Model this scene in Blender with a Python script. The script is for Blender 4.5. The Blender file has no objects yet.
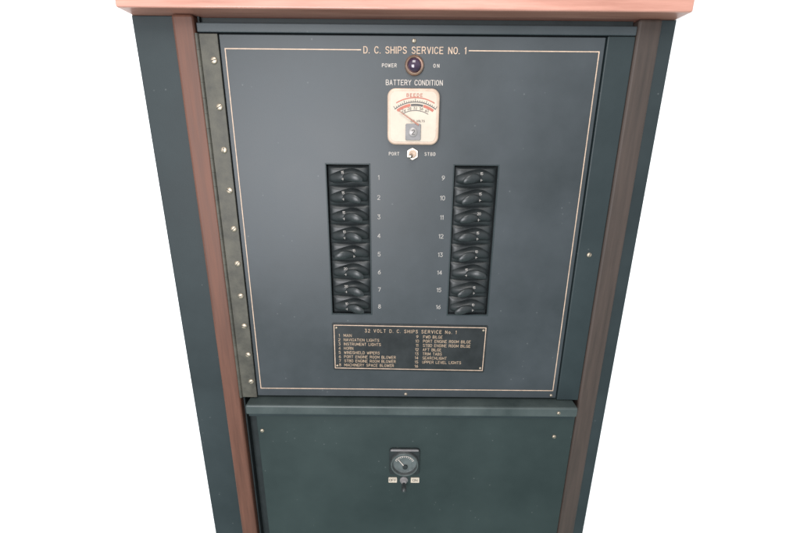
import bpy, bmesh, math, random
from mathutils import Vector, Matrix
random.seed(4)
S=0.001
scene=bpy.context.scene
COL=scene.collection

# ---------------------------------------------------------------- materials
def mat(name, col, rough=0.5, metal=0.0, var=0.0, vscale=40.0, bump=0.0, bscale=400.0, spec=0.5, coat=0.0, stretch=(1,1,1), col2=None):
    m=bpy.data.materials.new(name); m.use_nodes=True
    nt=m.node_tree; N=nt.nodes; L=nt.links
    b=N["Principled BSDF"]
    b.inputs["Base Color"].default_value=(*col,1)
    b.inputs["Roughness"].default_value=rough
    b.inputs["Metallic"].default_value=metal
    b.inputs["Specular IOR Level"].default_value=spec
    b.inputs["Coat Weight"].default_value=coat
    tc=N.new("ShaderNodeTexCoord")
    mp=N.new("ShaderNodeMapping"); mp.inputs["Scale"].default_value=stretch
    L.new(tc.outputs["Object"],mp.inputs["Vector"])
    if var>0:
        n=N.new("ShaderNodeTexNoise"); n.inputs["Scale"].default_value=vscale; n.inputs["Detail"].default_value=6; n.inputs["Roughness"].default_value=0.62
        L.new(mp.outputs[0],n.inputs["Vector"])
        r=N.new("ShaderNodeValToRGB")
        r.color_ramp.elements[0].position=0.3; r.color_ramp.elements[1].position=0.72
        c2=col2 if col2 else tuple(min(1,c*(1+var)) for c in col)
        r.color_ramp.elements[0].color=(*[c*(1-var*0.6) for c in col],1)
        r.color_ramp.elements[1].color=(*c2,1)
        L.new(n.outputs["Fac"],r.inputs["Fac"]); L.new(r.outputs[0],b.inputs["Base Color"])
        mr=N.new("ShaderNodeMapRange"); mr.inputs["To Min"].default_value=max(0.05,rough-0.12); mr.inputs["To Max"].default_value=min(1,rough+0.14)
        L.new(n.outputs["Fac"],mr.inputs["Value"]); L.new(mr.outputs[0],b.inputs["Roughness"])
    if bump>0:
        n2=N.new("ShaderNodeTexNoise"); n2.inputs["Scale"].default_value=bscale; n2.inputs["Detail"].default_value=3
        L.new(mp.outputs[0],n2.inputs["Vector"])
        bp=N.new("ShaderNodeBump"); bp.inputs["Strength"].default_value=bump; bp.inputs["Distance"].default_value=0.0005
        L.new(n2.outputs["Fac"],bp.inputs["Height"]); L.new(bp.outputs[0],b.inputs["Normal"])
    return m

def panel_mat(name,c1,c2,rough=0.38,spec=0.5,cloud=0.5):
    """aged satin enamel: large soft clouds of sheen put into the colour and a few dust specks"""
    m=mat(name,c1,rough,0,cloud,5.5,0.12,900.0,col2=c2,spec=spec)
    nt=m.node_tree; N=nt.nodes; L=nt.links; b=N["Principled BSDF"]
    tc=[n for n in N if n.type=='TEX_COORD'][0]
    v=N.new("ShaderNodeTexVoronoi"); v.inputs["Scale"].default_value=110
    L.new(tc.outputs["Object"],v.inputs["Vector"])
    r=N.new("ShaderNodeValToRGB"); r.color_ramp.elements[0].position=0.05; r.color_ramp.elements[1].position=0.13
    r.color_ramp.elements[0].color=(1,1,1,1); r.color_ramp.elements[1].color=(0,0,0,1)
    L.new(v.outputs["Distance"],r.inputs["Fac"])
    n=N.new("ShaderNodeTexNoise"); n.inputs["Scale"].default_value=22; n.inputs["Detail"].default_value=4
    L.new(tc.outputs["Object"],n.inputs["Vector"])
    gt=N.new("ShaderNodeMath"); gt.operation='GREATER_THAN'; gt.inputs[1].default_value=0.57
    L.new(n.outputs["Fac"],gt.inputs[0])
    mu=N.new("ShaderNodeMath"); mu.operation='MULTIPLY'; L.new(r.outputs[0],mu.inputs[0]); L.new(gt.outputs[0],mu.inputs[1])
    mu2=N.new("ShaderNodeMath"); mu2.operation='MULTIPLY'; mu2.inputs[1].default_value=0.30; L.new(mu.outputs[0],mu2.inputs[0])
    mx=N.new("ShaderNodeMix"); mx.data_type='RGBA'
    src=b.inputs["Base Color"].links[0].from_socket
    L.new(mu2.outputs[0],mx.inputs["Factor"]); L.new(src,mx.inputs["A"]); mx.inputs["B"].default_value=(0.17,0.18,0.18,1)
    L.new(mx.outputs["Result"],b.inputs["Base Color"])
    return m

def wood_mat(name,dark,light,axis,rough=0.35,var=.45,coat=.15):
    st={'z':(1,1,0.06),'x':(0.06,1,1)}[axis]
    return mat(name,dark,rough,0,var,130.0,0.2,260.0,stretch=st,col2=light,coat=coat)

M_panel=panel_mat("black_satin_enamel",(0.024,0.032,0.036),(0.043,0.051,0.058),0.46)
M_lower=panel_mat("dark_green_black_enamel",(0.013,0.024,0.024),(0.022,0.035,0.034),0.52,0.45)
M_frame=panel_mat("frame_enamel",(0.014,0.024,0.027),(0.022,0.033,0.036),0.5,0.38)
M_outer=panel_mat("outer_side_enamel",(0.015,0.024,0.027),(0.024,0.034,0.037),0.55,0.35)
M_rail=panel_mat("pale_blue_grey_enamel",(0.030,0.040,0.046),(0.045,0.056,0.062),0.46)
M_ledge=mat("worn_grey_enamel",(0.030,0.043,0.043),0.5,0,0.4,18,0.1,700,col2=(0.055,0.070,0.068))
M_hinge=mat("tarnished_metal",(0.052,0.050,0.041),0.55,0.3,0.5,55,0.2,500,col2=(0.092,0.086,0.068))
M_screw=mat("dull_brass",(0.38,0.32,0.25),0.45,0.8,0.4,300,0.1,900)
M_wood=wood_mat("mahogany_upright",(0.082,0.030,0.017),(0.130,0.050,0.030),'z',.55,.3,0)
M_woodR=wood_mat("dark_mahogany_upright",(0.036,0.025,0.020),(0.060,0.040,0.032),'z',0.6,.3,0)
M_woodT=wood_mat("varnished_mahogany_rail",(0.42,0.180,0.130),(0.58,0.29,0.225),'x',.4,.25)
M_gold=mat("engraved_gold_fill",(0.46,0.335,0.25),0.55,0,0.3,120)
M_gold2=mat("dim_plate_gold_fill",(0.40,0.29,0.20),0.55,0,0.35,150)
M_let=mat("engraved_cream_fill",(0.46,0.41,0.37),0.6,0,0.2,200)
M_num=mat("faded_number_fill",(0.32,0.295,0.275),0.6,0,0.3,200)
M_black=mat("black_phenolic",(0.016,0.019,0.020),0.40,0,0.5,60,0.05,600,spec=.38)  # black lifted a little, milky haze put into the colour
M_hole=mat("recess_shadow_paint",(0.016,0.021,0.022),0.6,0,0.3,60,spec=.3)  # recess shade put into the paint, lifted slightly for haze
M_lever=mat("lever_phenolic",(0.018,0.021,0.022),0.34,0,0.5,200,spec=.45)
M_rim=mat("aged_cream_bezel",(0.43,0.31,0.235),0.35,0,0.25,90,col2=(0.53,0.40,0.31))
M_face=mat("cream_dial_card",(0.46,0.395,0.32),0.5,0,0.12,60)
M_ink=mat("dial_ink",(0.06,0.052,0.050),0.5,0,0.2,200)
M_red=mat("dial_red",(0.36,0.10,0.065),0.5,0,0.2,200)
M_grey=mat("grey_cover",(0.16,0.15,0.15),0.4,0,0.3,120)
M_chrome=mat("pitted_nickel",(0.56,0.50,0.44),0.3,1,0.3,200)
M_copper=mat("copper_bezel",(0.52,0.34,0.26),0.3,0.9,0.3,150)
M_lens=mat("dark_purple_lens",(0.030,0.014,0.035),0.08,0,0.3,100,coat=0.6)
M_dark=mat("gauge_dial_grey",(0.08,0.092,0.092),0.35,0,0.4,80)
M_wall=mat("white_painted_bulkhead",(0.92,0.92,0.92),0.6,0,0.02,3)
M_plate=mat("legend_black_plate",(0.015,0.017,0.018),0.36,0,0.5,30,0.05,500,spec=.38)

# ---------------------------------------------------------------- helpers
def link(o,parent=None,loc=(0,0,0)):
    COL.objects.link(o); o.location=Vector(loc)*S
    if parent: o.parent=parent
    return o
def finish(bm,name,m,parent=None,loc=(0,0,0),bevel=0.0,smooth=False,seg=2):
    bmesh.ops.recalc_face_normals(bm,faces=bm.faces)
    for v in bm.verts: v.co*=S
    me=bpy.data.meshes.new(name); bm.to_mesh(me); bm.free()
    if smooth:
        for p in me.polygons: p.use_smooth=True
    me.materials.append(m)
    o=bpy.data.objects.new(name,me); link(o,parent,loc)
    if smooth:
        try: me.set_sharp_from_angle(angle=math.radians(38))
        except Exception: pass
    if bevel>0:
        b=o.modifiers.new("edge","BEVEL"); b.width=bevel*S; b.segments=seg; b.limit_method='ANGLE'; b.angle_limit=math.radians(40)
    return o
def box(bm,x0,x1,y0,y1,z0,z1):
    r=bmesh.ops.create_cube(bm,size=1)
    for v in r['verts']:
        v.co=Vector(((x0+x1)/2+v.co.x*(x1-x0),(y0+y1)/2+v.co.y*(y1-y0),(z0+z1)/2+v.co.z*(z1-z0)))
    return r['verts']
def prism(bm,pts,y0,y1):
    a=[bm.verts.new((x,y0,z)) for x,z in pts]; b=[bm.verts.new((x,y1,z)) for x,z in pts]
    n=len(pts)
    bm.faces.new(a); bm.faces.new(b[::-1])
    for i in range(n): bm.faces.new((a[i],b[i],b[(i+1)%n],a[(i+1)%n]))
def rrpts(w,h,r,cx=0,cz=0,seg=6):
    P=[]
    for k,(sx,sz) in enumerate([(1,1),(-1,1),(-1,-1),(1,-1)]):
        for i in range(seg+1):
            a=math.radians(90*k+90*i/seg)
            P.append((cx+sx*(w/2-r)+r*math.cos(a),cz+sz*(h/2-r)+r*math.sin(a)))
    return P
def lathe(bm,prof,seg=40,cx=0,cz=0):
    rings=[]
    for r,y in prof:
        if r<1e-6: rings.append([bm.verts.new((cx,y,cz))])
        else: rings.append([bm.verts.new((cx+r*math.cos(2*math.pi*i/seg),y,cz+r*math.sin(2*math.pi*i/seg))) for i in range(seg)])
    for a,b in zip(rings,rings[1:]):
        for i in range(seg):
            j=(i+1)%seg
            if len(a)==1 and len(b)==1: continue
            if len(a)==1: bm.faces.new((a[0],b[i],b[j]))
            elif len(b)==1: bm.faces.new((a[i],b[0],a[j]))
            else: bm.faces.new((a[i],b[i],b[j],a[j]))
def sector(bm,cx,cz,r0,r1,a0,a1,y0,y1,seg=24):
    P=[]
    for i in range(seg+1):
        a=math.radians(a0+(a1-a0)*i/seg); P.append((cx+r1*math.sin(a),cz+r1*math.cos(a)))
    for i in range(seg,-1,-1):
        a=math.radians(a0+(a1-a0)*i/seg); P.append((cx+r0*math.sin(a),cz+r0*math.cos(a)))
    n=seg+1
    A=[bm.verts.new((x,y0,z)) for x,z in P]; B=[bm.verts.new((x,y1,z)) for x,z in P]
    for i in range(seg):
        o1,o2,i1,i2=i,i+1,2*n-1-i,2*n-2-i
        bm.faces.new((A[o1],A[o2],A[i2],A[i1])); bm.faces.new((B[o1],B[i1],B[i2],B[o2]))
    T=2*n
    for i in range(T): bm.faces.new((A[i],B[i],B[(i+1)%T],A[(i+1)%T]))
def stick(bm,x0,z0,x1,z1,w0,w1,y0,y1):
    d=Vector((x1-x0,z1-z0)).normalized(); n=Vector((-d.y,d.x))
    prism(bm,[(x0+n.x*w0/2,z0+n.y*w0/2),(x0-n.x*w0/2,z0-n.y*w0/2),(x1-n.x*w1/2,z1-n.y*w1/2),(x1+n.x*w1/2,z1+n.y*w1/2)],y0,y1)

G={
'A':[[(0,0),(2,6),(4,0)],[(.7,2),(3.3,2)]],
'B':[[(0,3.1),(2.7,3.1),(3.6,3.8),(3.6,5.3),(2.7,6),(0,6),(0,0),(2.8,0),(3.9,.8),(3.9,2.3),(2.7,3.1)]],
'C':[[(4,4.8),(3.2,5.8),(2,6),(.8,5.6),(0,4.2),(0,1.8),(.8,.4),(2,0),(3.2,.2),(4,1.2)]],
'D':[[(0,0),(0,6),(2.2,6),(3.4,5.3),(4,4),(4,2),(3.4,.7),(2.2,0),(0,0)]],
'E':[[(3.7,0),(0,0),(0,6),(3.7,6)],[(0,3.1),(3,3.1)]],
'F':[[(0,0),(0,6),(3.7,6)],[(0,3.1),(3,3.1)]],
'G':[[(4,4.8),(3.2,5.8),(2,6),(.8,5.6),(0,4.2),(0,1.8),(.8,.4),(2,0),(3.2,.3),(4,1.2),(4,2.7),(2.4,2.7)]],
'H':[[(0,0),(0,6)],[(4,0),(4,6)],[(0,3.1),(4,3.1)]],
'I':[[(0,0),(0,6)]],
'J':[[(3,6),(3,1.3),(2.2,.2),(1.2,0),(.2,.6),(0,1.5)]],
'K':[[(0,0),(0,6)],[(4,6),(0,2.2)],[(1.4,3.5),(4,0)]],
'L':[[(0,6),(0,0),(3.5,0)]],
'M':[[(0,0),(0,6),(2.4,1.5),(4.8,6),(4.8,0)]],
'N':[[(0,0),(0,6),(4,0),(4,6)]],
'O':[[(2,0),(.8,.4),(0,1.8),(0,4.2),(.8,5.6),(2,6),(3.2,5.6),(4,4.2),(4,1.8),(3.2,.4),(2,0)]],
'P':[[(0,0),(0,6),(2.8,6),(3.8,5.2),(3.8,3.6),(2.8,2.8),(0,2.8)]],
'Q':[[(2,0),(.8,.4),(0,1.8),(0,4.2),(.8,5.6),(2,6),(3.2,5.6),(4,4.2),(4,1.8),(3.2,.4),(2,0)],[(2.5,1.5),(4,-.3)]],
'R':[[(0,0),(0,6),(2.8,6),(3.8,5.2),(3.8,3.7),(2.8,3),(0,3)],[(2.3,3),(4,0)]],
'S':[[(3.8,5),(3,5.8),(2,6),(.9,5.8),(.2,5),(.3,4),(1,3.4),(3,2.7),(3.8,2),(3.8,1),(3,.2),(2,0),(.9,.2),(0,1)]],
'T':[[(0,6),(4,6)],[(2,6),(2,0)]],
'U':[[(0,6),(0,1.6),(.8,.4),(2,0),(3.2,.4),(4,1.6),(4,6)]],
'V':[[(0,6),(2,0),(4,6)]],
'W':[[(0,6),(1.3,0),(2.6,5),(3.9,0),(5.2,6)]],
'X':[[(0,0),(4,6)],[(0,6),(4,0)]],
'Y':[[(0,6),(2,3),(4,6)],[(2,3),(2,0)]],
'Z':[[(0,6),(4,6),(0,0),(4,0)]],
'o':[[(1.5,0),(.4,.5),(0,2),(.4,3.5),(1.5,4),(2.6,3.5),(3,2),(2.6,.5),(1.5,0)]],
'0':[[(1.8,0),(.7,.4),(0,1.8),(0,4.2),(.7,5.6),(1.8,6),(2.9,5.6),(3.6,4.2),(3.6,1.8),(2.9,.4),(1.8,0)]],
'1':[[(0,4.8),(1.2,6),(1.2,0)]],
'2':[[(0,4.7),(.7,5.7),(1.8,6),(3,5.6),(3.5,4.6),(3.1,3.4),(0,0),(3.6,0)]],
'3':[[(0,6),(3.4,6),(1.5,3.6),(2.8,3.3),(3.6,2.3),(3.4,.8),(2.4,0),(1.1,0),(0,.9)]],
'4':[[(2.8,0),(2.8,6),(0,1.6),(3.8,1.6)]],
'5':[[(3.4,6),(.5,6),(.2,3.3),(1.6,3.8),(3,3.3),(3.6,2.1),(3.3,.8),(2.2,0),(1,.1),(0,.9)]],
'6':[[(3,6),(1,4),(.1,2.4),(.2,.9),(1.1,0),(2.5,0),(3.5,.9),(3.5,2.4),(2.5,3.4),(1.1,3.3),(.1,2.4)]],
'7':[[(0,6),(3.6,6),(1.2,0)]],
'8':[[(1.8,3.2),(.5,4),(.4,5.2),(1.2,6),(2.4,6),(3.2,5.2),(3.1,4),(1.8,3.2),(.2,2.2),(0,1),(1,0),(2.6,0),(3.6,1),(3.4,2.2),(1.8,3.2)]],
'9':[[(.6,0),(2.6,2),(3.5,3.6),(3.4,5.1),(2.5,6),(1.1,6),(.1,5.1),(.1,3.6),(1.1,2.6),(2.5,2.7),(3.5,3.6)]],
'.':[[(0,0),(0.05,.3)]],
'-':[[(0,3),(3,3)]],
}
def gw(c):
    if c==' ': return 2.2
    if c not in G: return 4
    return max(x for l in G[c] for x,_ in l)
def text_lines(s,h,x,z,align='c',width=None,gap=1.7,cw=1.0):
    """cw: condensation of the letter bodies"""
    k=h/6.0
    tot=sum(gw(c)*cw for c in s)+gap*(len(s)-1)
    if width:
        gap=(width/k-sum(gw(c)*cw for c in s))/(len(s)-1); tot=width/k
    ox={'c':-tot/2,'l':0,'r':-tot}[align]
    out=[]
    for c in s:
        if c in G:
            for l in G[c]: out.append([(x+(ox+p*cw)*k,z+(q-3)*k) for p,q in l])
        ox+=gw(c)*cw+gap
    return out
def strokes(lines,name,m,parent,loc,w,flat=0.5):
    cu=bpy.data.curves.new(name,'CURVE'); cu.dimensions='3D'; cu.bevel_depth=w/2*S; cu.bevel_resolution=1; cu.use_fill_caps=True
    for l in lines:
        for (ax,az),(bx,bz) in zip(l,l[1:]):
            d=Vector((bx-ax,bz-az)); 
            if d.length<1e-6: continue
            d=d.normalized()*w*0.28
            sp=cu.splines.new('POLY'); sp.points.add(1)
            sp.points[0].co=((ax-d.x)*S,0,(az-d.y)*S,1); sp.points[1].co=((bx+d.x)*S,0,(bz+d.y)*S,1)
    tmp=bpy.data.objects.new(name,cu); COL.objects.link(tmp)
    bpy.context.view_layer.update()
    dg=bpy.context.evaluated_depsgraph_get()
    me=bpy.data.meshes.new_from_object(tmp.evaluated_get(dg)); me.name=name
    bpy.data.objects.remove(tmp)
    for v in me.vertices: v.co.y*=flat
    me.materials.clear(); me.materials.append(m)
    o=bpy.data.objects.new(name,me); link(o,parent,loc); return o
def empty(name,loc,label,cat):
    o=bpy.data.objects.new(name,None); link(o,None,loc); o.empty_display_size=0.02
    o["label"]=label; o["category"]=cat; return o
def copy_tree(o,parent,loc):
    c=o.copy(); COL.objects.link(c); c.parent=parent; c.location=Vector(loc)*S
    for ch in o.children:
        if ch.name.startswith("rating"): continue
        d=ch.copy(); COL.objects.link(d); d.parent=c
    return c
def screw(parent,loc,r=3.0,m=None,ang=20):
    bm=bmesh.new()
    lathe(bm,[(0,0.4),(r,0.4),(r,-0.35),(r*0.93,-0.9),(r*0.7,-1.35),(r*0.35,-1.6),(0,-1.65)],24)
    o=finish(bm,"screw",m or M_screw,parent,loc,0,True)
    bm=bmesh.new(); a=math.radians(ang); d=(math.cos(a)*r*.8,math.sin(a)*r*.8)
    stick(bm,-d[0],-d[1],d[0],d[1],r*.22,r*.22,-1.0,-1.72)
    finish(bm,"slot",M_hole,o)
    return o

# ---------------------------------------------------------------- white bulkhead the cabinet is built into (one wall with a recess)
WL,WR=-288,292
bm=bmesh.new()
prof=[(-1500,5),(WL,5),(WL,62),(WR,62),(WR,5),(1500,5),(1500,80),(-1500,80)]
a=[bm.verts.new((x,y,-1200)) for x,y in prof]; b=[bm.verts.new((x,y,1200)) for x,y in prof]
n=len(prof); bm.faces.new(a); bm.faces.new(b[::-1])
for i in range(n): bm.faces.new((a[i],b[i],b[(i+1)%n],a[(i+1)%n]))
w=finish(bm,"wall",M_wall); w["kind"]="structure"

# ---------------------------------------------------------------- cabinet frame
cab=empty("panel_cabinet",(0,0,-600),"dark painted metal cabinet frame around the electrical panel","cabinet")
def cpart(name,b,m,bev=1.2):
    bm=bmesh.new(); cx,cz=(b[0]+b[1])/2,(b[4]+b[5])/2
    box(bm,b[0]-cx,b[1]-cx,b[2],b[3],b[4]-cz,b[5]-cz)
    return finish(bm,name,m,cab,(cx,0,cz+600),bev)
cpart("top_rail",(-218,249,-1.5,40,257.5,266.5),M_rail,1.0)
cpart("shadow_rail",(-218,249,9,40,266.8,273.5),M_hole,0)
cpart("side_rail",(219.5,249,-1,40,-193,257),M_frame)
cpart("side_rail",(-216,-206.5,6,40,-193,257),M_frame)
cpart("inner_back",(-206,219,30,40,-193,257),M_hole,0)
cpart("ledge",(-208,243,-17,38,-209,-194.5),M_ledge,2.2)
cpart("ledge_lip",(-207,242,-11,38,-216,-209.3),M_frame,0.8)
cpart("outer_side",(WL+.4,-242.5,3,58,-640,273.5),M_outer,0.6)
cpart("outer_side",(276,WR-.4,3,58,-640,273.5),M_outer,0.6)
cpart("side_filler",(-218.5,-216.5,4,40,-640,273.5),M_hole,0)
cpart("lower_filler",(-217,249,14,40,-640,-217),M_hole,0)
screw(cab,(234,-1.2,16+600),3.0,ang=70)
screw(cab,(217,-17.2,-202+600),2.4,ang=70)

# ---------------------------------------------------------------- wood
def wood(name,b,m,label,bev=3):
    cx,cz=(b[0]+b[1])/2,b[4]
    bm=bmesh.new(); box(bm,b[0]-cx,b[1]-cx,b[2],b[3],0,b[5]-cz)
    o=finish(bm,name,m,None,(cx,0,cz),bev,seg=3); o["label"]=label; o["category"]="wooden trim"; return o
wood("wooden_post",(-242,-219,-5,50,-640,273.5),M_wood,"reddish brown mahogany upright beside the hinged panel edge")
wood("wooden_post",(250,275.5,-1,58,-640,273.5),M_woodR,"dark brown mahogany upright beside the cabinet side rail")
wood("wooden_rail",(WL+.5,WR-.5,-22,58,274,345),M_woodT,"varnished pinkish mahogany rail above the electrical panel",1.8)

# ---------------------------------------------------------------- main panel
pan=empty("electrical_panel",(9,0,-190),"black ship's power distribution panel with two rows of breakers","electrical panel")
OX,OZ=9,-190
def PL(x,y,z): return (x-OX,y,z-OZ)
holes=[(-87,-37,-66,122),(62.5,113.5,-66,122)]
xs=sorted({-206,218,*[h[0] for h in holes],*[h[1] for h in holes]}); zs=[-190.5,-66,122,256]
xs[0]=-196
bm=bmesh.new(); vd={}
def gv(x,z):
    if (x,z) not in vd: vd[(x,z)]=bm.verts.new((x-OX,0,z-OZ))
    return vd[(x,z)]
for i in range(len(xs)-1):
    for j in range(len(zs)-1):
        cx,cz=(xs[i]+xs[i+1])/2,(zs[j]+zs[j+1])/2
        if any(h[0]<cx<h[1] and h[2]<cz<h[3] for h in holes): continue
        bm.faces.new((gv(xs[i],zs[j]),gv(xs[i+1],zs[j]),gv(xs[i+1],zs[j+1]),gv(xs[i],zs[j+1])))
r=bmesh.ops.extrude_face_region(bm,geom=bm.faces[:])
for e in r['geom']:
    if isinstance(e,bmesh.types.BMVert): e.co.y+=4
finish(bm,"plate",M_panel,pan,(0,0,0),0.8)

# gold border with gap for title
bm=bmesh.new(); L0,R0,T0,B0,t=-191,213,242.5,-179,1.0
for b in [(L0,-44,T0-t,T0),(72,R0,T0-t,T0),(L0,L0+t,B0,T0-t),(R0-t,R0,B0,T0-t),(L0+t,R0-t,B0,B0+t)]:
    box(bm,b[0]-OX,b[1]-OX,-0.25,0.3,b[2]-OZ,b[3]-OZ)
finish(bm,"border_line",M_gold,pan)
strokes(text_lines("D. C. SHIPS SERVICE NO. 1",6.2,14-OX,242-OZ,width=110,cw=.88),"title_lettering",M_gold,pan,(0,-0.1,0),1.1)
strokes(text_lines("BATTERY CONDITION",5.0,14-OX,210-OZ,width=62,cw=.82),"caption_lettering",M_let,pan,(0,-0.1,0),0.85)
strokes(text_lines("POWER",3.3,-13.5-OX,227-OZ,width=15.5,cw=.9),"caption_lettering",M_let,pan,(0,-0.1,0),0.68)
strokes(text_lines("ON",3.3,37.7-OX,227-OZ,width=6,cw=.9),"caption_lettering",M_let,pan,(0,-0.1,0),0.68)
strokes(text_lines("PORT",3.3,-8-OX,134.5-OZ,width=11.5,cw=.85),"caption_lettering",M_let,pan,(0,-0.1,0),0.68)
strokes(text_lines("STBD",3.3,33.5-OX,134.5-OZ,width=12,cw=.85),"caption_lettering",M_let,pan,(0,-0.1,0),0.68)
PZ=[108.5-23.3*i for i in range(8)]
for i,z in enumerate(PZ):
    strokes(text_lines(str(i+1),4.9,-26-OX,z-1-OZ),"breaker_number",M_num,pan,(0,-0.1,0),0.85)
    strokes(text_lines(str(i+9),4.9,50-OX,z-1-OZ,gap=1.6),"breaker_number",M_num,pan,(0,-0.1,0),0.85)

# hinge
bm=bmesh.new(); box(bm,-10,10,1.5,4,-448/2,448/2)
hg=finish(bm,"hinge",M_hinge,pan,PL(-206.5,-3.5,32),0.6)
bm=bmesh.new()
for k in range(28):
    z0=-224+k*16
    r=bmesh.ops.create_cone(bm,cap_ends=True,segments=14,radius1=2.6,radius2=2.6,depth=15.8)
    for v in r['verts']: v.co+=Vector((-12.2,2,z0+8))
finish(bm,"hinge_barrel",M_hinge,hg,(0,0,0),0,True)
for z in (230,183,137,91,45,1,-42,-84,-126,-167):
    screw(hg,(random.uniform(3.2,4.6),1.3,z-32),3.7,ang=random.uniform(0,180))

# retaining studs
for (x,z,rr) in [(13,251,2.4),(9.5,-186,2.2),(213-2,-186,2.0)]:
    screw(pan,PL(x,0,z),rr,M_screw,ang=80)

# pilot lamp
bm=bmesh.new(); lathe(bm,[(10.4,0.3),(10.4,-2),(9.6,-3.4),(8.3,-4.2),(7.6,-3.8),(7.5,-1)],48)
pl=finish(bm,"pilot_lamp",M_copper,pan,PL(13.7,0,227),0,True)
bm=bmesh.new(); lathe(bm,[(7.5,-1),(7.5,-3),(6.6,-5),(4.8,-6.4),(2.4,-7.1),(0,-7.3)],36)
finish(bm,"lens",M_lens,pl,(0,0,0),0,True)

# battery meter
bm=bmesh.new(); prism(bm,rrpts(57.5,59,9),0.3,-8)
mt=finish(bm,"battery_meter",M_rim,pan,PL(13.3,0,174),1.8,True,3)
bm=bmesh.new(); prism(bm,rrpts(51,52.5,6.5),-7.5,-8.4)
finish(bm,"dial",M_face,mt,(0,0,0),0.2)
bm=bmesh.new()
sector(bm,2,-22,37,37.9,-37,37,-8.3,-8.6,36)
for i in range(21):
    a=math.radians(-36+3.6*i); r1=40.7 if i%5==0 else 39.3
    stick(bm,2+37.95*math.sin(a),-22+37.95*math.cos(a),2+r1*math.sin(a),-22+r1*math.cos(a),.6,.6,-8.3,-8.6)
finish(bm,"scale",M_ink,mt)
bm=bmesh.new(); sector(bm,2,-22,33.4,35.6,-8,14,-8.3,-8.6,20); finish(bm,"scale_band",M_ink,mt)
bm=bmesh.new(); sector(bm,2,-22,28.4,29.1,-30,30,-8.3,-8.6,30); finish(bm,"scale_arc",M_ink,mt)
for a0,a1,r0,r1 in ((-35,-9,33.2,36),(15,35,33.2,36),(-30,30,41.4,42.5)):
    bm=bmesh.new(); sector(bm,2,-22,r0,r1,a0,a1,-8.3,-8.6,20); finish(bm,"red_band",M_red,mt)
ln=[]
for v,a in (("24",-24),("28",-12),("32",0),("36",12),("40",24)):
    A=math.radians(a); ln+=text_lines(v,2.6,2+31.2*math.sin(A),-22+31.2*math.cos(A))
ln+=text_lines("D.C. VOLTS",2.0,5,-4.2)
strokes(ln,"dial_lettering",M_ink,mt,(0,-8.45,0),0.45)
strokes(text_lines("BEEDE",3.0,1,22.4,width=17),"maker_lettering",M_red,mt,(0,-8.45,0),0.65)
bm=bmesh.new(); stick(bm,6,-8.5,-16,6,1.6,0.7,-10.6,-11.1)
finish(bm,"needle",mat("needle_red_brown",(0.28,0.10,0.06),0.4,0,.2,100),mt)
bm=bmesh.new(); prism(bm,rrpts(17,17.5,1.5,0,-15.8),-8.3,-10.2)
finish(bm,"movement_cover",M_grey,mt,(0,0,0),0.4)
bm=bmesh.new(); lathe(bm,[(4.8,-10),(4.8,-10.9),(4.2,-11.3),(0,-11.4)],28,0,-16)
finish(bm,"zero_screw",mat("warm_grey_knob",(.27,.25,.24),.4,.3,.2,80),mt,(0,0,0),0,True)
strokes(text_lines("2",4.8,0,-16),"cover_mark",M_ink,mt,(0,-11.35,0),0.9)

# toggle switch
bm=bmesh.new()
P=[(7.2*math.cos(math.radians(30+60*i)),7.2*math.sin(math.radians(30+60*i))) for i in range(6)]
prism(bm,P,0.2,-2.4)
ts=finish(bm,"toggle_switch",M_chrome,pan,PL(13.2,0,134.5),0.5)
bm=bmesh.new(); lathe(bm,[(4.6,-2),(4.6,-5.5),(3.6,-6),(2.4,-5.4),(0,-5.2)],28)
finish(bm,"bushing",M_rim,ts,(0,0,0),0,True)
bm=bmesh.new(); lathe(bm,[(0,-4),(1.5,-4),(1.7,-9),(2.4,-15),(2.3,-17.5),(1.3,-19),(0,-19.3)],20)
o=finish(bm,"handle",M_chrome,ts,(0,0,0),0,True); o.rotation_euler=(math.radians(8),0,math.radians(-10))

# breaker recess liners and breakers
for h in holes:
    bm=bmesh.new()
    a=h[0]-OX;b=h[1]-OX;c=h[2]-OZ;d=h[3]-OZ
    for q in [(a-1.4,a,c-1.4,d+1.4),(b,b+1.4,c-1.4,d+1.4),(a,b,c-1.4,c),(a,b,d,d+1.4)]:
        box(bm,q[0],q[1],-0.7,0.2,q[2],q[3])
    finish(bm,"recess_trim",M_frame,pan,(0,0,0),0.2)
    bm=bmesh.new(); box(bm,a-4,b+4,16,18,c-4,d+4); finish(bm,"recess_back",M_hole,pan)

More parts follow.
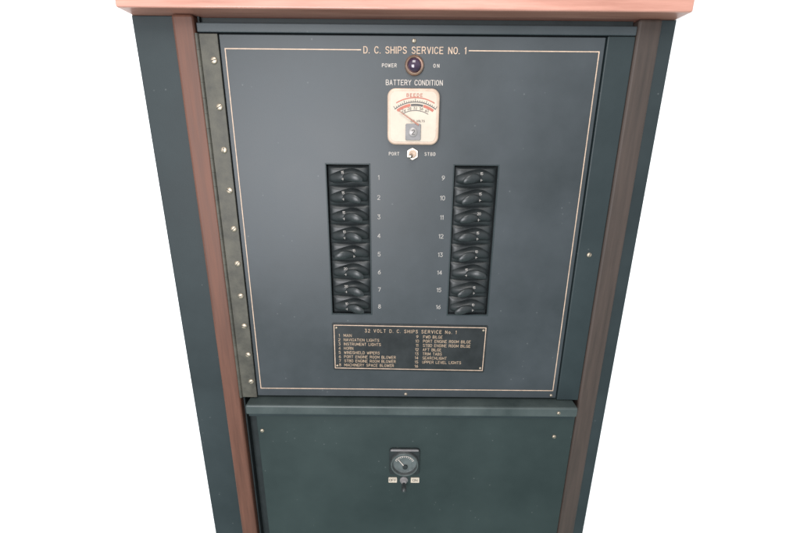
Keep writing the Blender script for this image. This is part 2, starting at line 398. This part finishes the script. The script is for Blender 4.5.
def surf(bm,fn,nu,nv):
    R=[[bm.verts.new(fn(-1+2*i/nu,-1+2*j/nv)) for j in range(nv+1)] for i in range(nu+1)]
    for i in range(nu):
        for j in range(nv): bm.faces.new((R[i][j],R[i+1][j],R[i+1][j+1],R[i][j+1]))
def make_breaker():
    bm=bmesh.new()
    def face(u,v):
        x=u*24.3; z=v*11.6
        e=(1-abs(u)**8)*(1-abs(v)**6)
        return (x,5.5-3.0*e,z)
    surf(bm,face,20,12)
    o=finish(bm,"circuit_breaker",M_black,pan,(0,0,0),0,True)
    bm=bmesh.new()
    def sad(u,v):
        x=u*22.5
        arch=max(0,math.cos(u*math.pi/2))
        hh=2.2+6.2*math.sqrt(max(0,1-u*u*.97))
        zc=3.2*arch-2.6+1.0*math.sin(u*3)
        y=3.6-(7.4*arch**.8)*(1-abs(v)**3)-1.0*(1-v*v)
        return (x,y,zc+hh*v)
    surf(bm,sad,28,12)
    finish(bm,"escutcheon",M_black,o,(0,0,0),0,True)
    bm=bmesh.new()
    sec=[]
    path=[(-6,-2,2.6,2.2),(-2,-5,4.6,3.2),(3.2,-9.0,5.6,3.0),(8.5,-11.5,5.6,2.4),(13.5,-12.2,4.4,1.8),(18,-11.4,2.4,1.0)]
    for j,(x,y,hz,tk) in enumerate(path):
        if j<len(path)-1: dx,dy=path[j+1][0]-x,path[j+1][1]-y
        l=math.hypot(dx,dy); nx,ny=-dy/l,dx/l
        ring=[]
        for a in range(14):
            t=2*math.pi*a/14; cc,ss=math.cos(t),math.sin(t)
            ring.append(bm.verts.new((x+nx*tk*cc,y+ny*tk*cc,hz*ss+2.2*math.sin(j/5*math.pi)-1.5-j*.35)))
        sec.append(ring)
    for p,q in zip(sec,sec[1:]):
        for a in range(14): bm.faces.new((p[a],q[a],q[(a+1)%14],p[(a+1)%14]))
    bm.faces.new(sec[0]); bm.faces.new(sec[-1][::-1])
    lv=finish(bm,"lever",M_lever,o,(0,0,0),0,True)
    sub=lv.modifiers.new("sub","SUBSURF"); sub.levels=1; sub.render_levels=2
    return o
proto=make_breaker()
AMP=["15","15","15","10","15","20","20","10","15","15","20","15","10","15","15","10"]
k=0
for ci,cx in enumerate((-62,88)):
    for i in range(8):
        loc=PL(cx,random.uniform(-.4,.4),PZ[i]+0.2)
        if k==0: o=proto; o.location=Vector(loc)*S
        else: o=copy_tree(proto,pan,loc)
        lv=[c for c in o.children if c.name.startswith("lever")][0]
        flip = (ci==1 and i not in (5,)) or (ci==0 and i in (4,))
        if flip: lv.scale=(-1,1,1)
        lv.rotation_euler=(0,math.radians(random.uniform(-5,5)),math.radians(random.uniform(-8,8)))
        sg=-1 if flip else 1
        strokes(text_lines(AMP[k],2.8,-5.5*sg,4.6,gap=1.2)+[[(-5.2*sg,-4.2),(-5.2*sg,-1.4)],[(-6.8*sg,-2.8),(-3.6*sg,-2.8)]],"rating_mark",M_num,o,(0,-5.9,0),0.55)
        k+=1

# legend plate
bm=bmesh.new(); prism(bm,rrpts(204,69,1.5,0,0,3),0.2,-1.4)
lg=finish(bm,"legend_plate",M_plate,pan,PL(13.5,0,-114.5),0.3); lg.rotation_euler=(0,math.radians(0.6),0)
bm=bmesh.new()
for q in [(-100,100,31.2,32.1),(-100,100,-32.1,-31.2),(-100,-99.1,-31.2,31.2),(99.1,100,-31.2,31.2)]: box(bm,q[0],q[1],-1.6,-1.3,q[2],q[3])
finish(bm,"plate_border",M_gold,lg)
strokes(text_lines("32 VOLT D. C. SHIPS SERVICE No. 1",4.4,1,24.5,width=120,cw=.85),"legend_title",M_gold2,lg,(0,-1.5,0),0.62)
LEFT=["MAIN","NAVIGATION LIGHTS","INSTRUMENT LIGHTS","HORN","WINDSHIELD WIPERS","PORT ENGINE ROOM BLOWER","STBD ENGINE ROOM BLOWER","MACHINERY SPACE BLOWER"]
RIGHT=["FWD BILGE","PORT ENGINE ROOM BILGE","STBD ENGINE ROOM BILGE","AFT BILGE","TRIM TABS","SEARCHLIGHT","UPPER LEVEL LIGHTS",""]
ln=[]
for i in range(8):
    z=17-6.25*i
    ln+=text_lines(str(i+1),3.8,-93,z,'c'); ln+=text_lines(LEFT[i],3.8,-87,z,'l',gap=1.7,cw=.86)
    ln+=text_lines(str(i+9),3.8,10,z,'c')
    if RIGHT[i]: ln+=text_lines(RIGHT[i],3.8,18,z,'l',gap=1.7,cw=.86)
strokes(ln,"legend_lettering",M_gold2,lg,(0,-1.5,0),0.50)
for x,z in ((-96.5,28),(96.5,28),(-96.5,-28),(96.5,-28)): screw(lg,(x,-1.3,z),1.7,ang=random.uniform(0,180))

# ---------------------------------------------------------------- lower access panel
low=empty("access_panel",(17,0,-640),"dark green black lower panel with a small round gauge","access panel")
def LL(x,y,z): return (x-17,y,z+640)
bm=bmesh.new(); box(bm,-217.5,231,-3,5,0,640-218.5)
finish(bm,"plate",M_lower,low,(0,0,0),1.2)
for x,z in ((-194,-246),(222,-252)): screw(low,LL(x,-3.1,z),2.8,ang=30)
bm=bmesh.new(); prism(bm,rrpts(44,46,5,0,1),0.2,-3.5)
gg=finish(bm,"gauge",M_black,low,LL(9,-3,-297),1.0)
bm=bmesh.new(); lathe(bm,[(20.5,-3.3),(20.5,-7),(19.5,-8.5),(18,-8.5),(17.2,-7),(17.2,-4)],48)
finish(bm,"bezel",mat("black_chrome",(0.16,0.17,0.17),0.3,.8,.3,100),gg,(0,0,0),0,True)
bm=bmesh.new(); lathe(bm,[(17.2,-4),(0,-4.01)],48); finish(bm,"dial",M_dark,gg)
bm=bmesh.new()
for i in range(11):
    a=math.radians(-60+12*i); stick(bm,12.5*math.sin(a),-3+12.5*math.cos(a),15.1*math.sin(a),-3+15.1*math.cos(a),.7,.7,-3.9,-4.3)
sector(bm,0,-3,15,15.6,-60,60,-3.9,-4.35,24)
finish(bm,"scale",M_let,gg)
bm=bmesh.new(); stick(bm,2,-8,-9,7,1.6,.8,-4.8,-5.3); finish(bm,"needle",M_let,gg)
bm=bmesh.new(); lathe(bm,[(3.6,-4),(3.6,-6),(0,-6.4)],24,1,-6); finish(bm,"hub",M_black,gg,(0,0,0),0,True)
bm=bmesh.new(); box(bm,-20,20,-4.2,-3.4,20.6,23.2); finish(bm,"name_strip",M_grey,gg,(0,0,0),.2)
for x,s in ((-8,"OFF"),(25,"ON")):
    bm=bmesh.new(); prism(bm,rrpts(12.5,9,.8,0,0,3),0.1,-0.9)
    tg=finish(bm,"label_tag",M_face,low,LL(x,-3,-331))
    strokes(text_lines(s,4.2,0,0,gap=1.6),"tag_lettering",M_ink,tg,(0,-0.95,0),0.7)
bm=bmesh.new(); lathe(bm,[(6.0,.2),(6.0,-1.5),(4.6,-2.5),(3.6,-5.5),(0,-5.8)],30)
t2=finish(bm,"toggle_switch",M_grey,low,LL(8.5,-3,-331),0,True)
bm=bmesh.new(); lathe(bm,[(0,-3),(2.4,-3),(2.8,-8),(3.8,-13),(3.6,-16),(2.2,-17.6),(0,-18)],20)
o=finish(bm,"handle",M_lever,t2,(0,0,0),0,True); o.rotation_euler=(math.radians(20),0,0)

# ---------------------------------------------------------------- light
wd=bpy.data.worlds.new("World"); scene.world=wd; wd.use_nodes=True
N=wd.node_tree.nodes; L=wd.node_tree.links; bg=N["Background"]
tc=N.new("ShaderNodeTexCoord"); sx=N.new("ShaderNodeSeparateXYZ"); L.new(tc.outputs["Generated"],sx.inputs[0])
mr=N.new("ShaderNodeMapRange"); mr.inputs["From Min"].default_value=-1; mr.inputs["From Max"].default_value=1; L.new(sx.outputs["Z"],mr.inputs["Value"])
cr=N.new("ShaderNodeValToRGB"); e=cr.color_ramp.elements
e[0].position=0; e[0].color=(.50,.72,.68,1); e[1].position=1; e[1].color=(.86,.90,.90,1)
a=e.new(.22); a.color=(.30,.42,.41,1)
a=e.new(.44); a.color=(.62,.67,.72,1)
a=e.new(.56); a.color=(.88,.94,.96,1)
L.new(mr.outputs[0],cr.inputs["Fac"]); L.new(cr.outputs[0],bg.inputs["Color"]); bg.inputs["Strength"].default_value=1.0
def area(name,loc,target,size,power,col):
    l=bpy.data.lights.new(name,'AREA'); l.energy=power; l.size=size; l.color=col
    o=bpy.data.objects.new(name,l); COL.objects.link(o); o.location=loc
    o.rotation_euler=(Vector(target)-Vector(loc)).to_track_quat('-Z','Y').to_euler()
area("overhead_fill",(-.1,-1.0,1.15),(0,0,.1),.7,14,(1,.97,.94))  # unseen overhead lamp, added to bring the wall up to white
area("glare_light",(-.40,-1.35,.06),(-.05,0,0.05),.7,22,(.98,.97,1))  # unseen soft lamp, added where it mirrors as glare on the panel

# ---------------------------------------------------------------- camera
cd=bpy.data.cameras.new("camera"); cam=bpy.data.objects.new("camera",cd); COL.objects.link(cam)
cd.sensor_width=36; cd.lens=18; cd.clip_start=.01; cd.clip_end=50
cd.dof.use_dof=True; cd.dof.focus_distance=.50; cd.dof.aperture_fstop=7.0
pitch=math.radians(16.8); roll=math.radians(-0.5)
cam.matrix_world=Matrix.Translation((0,-.480,.1435))@Matrix.Rotation(math.radians(90)-pitch,4,'X')@Matrix.Rotation(-roll,4,'Z')
scene.camera=cam
scene.view_settings.view_transform='Standard'; scene.view_settings.look='None'; scene.view_settings.exposure=0
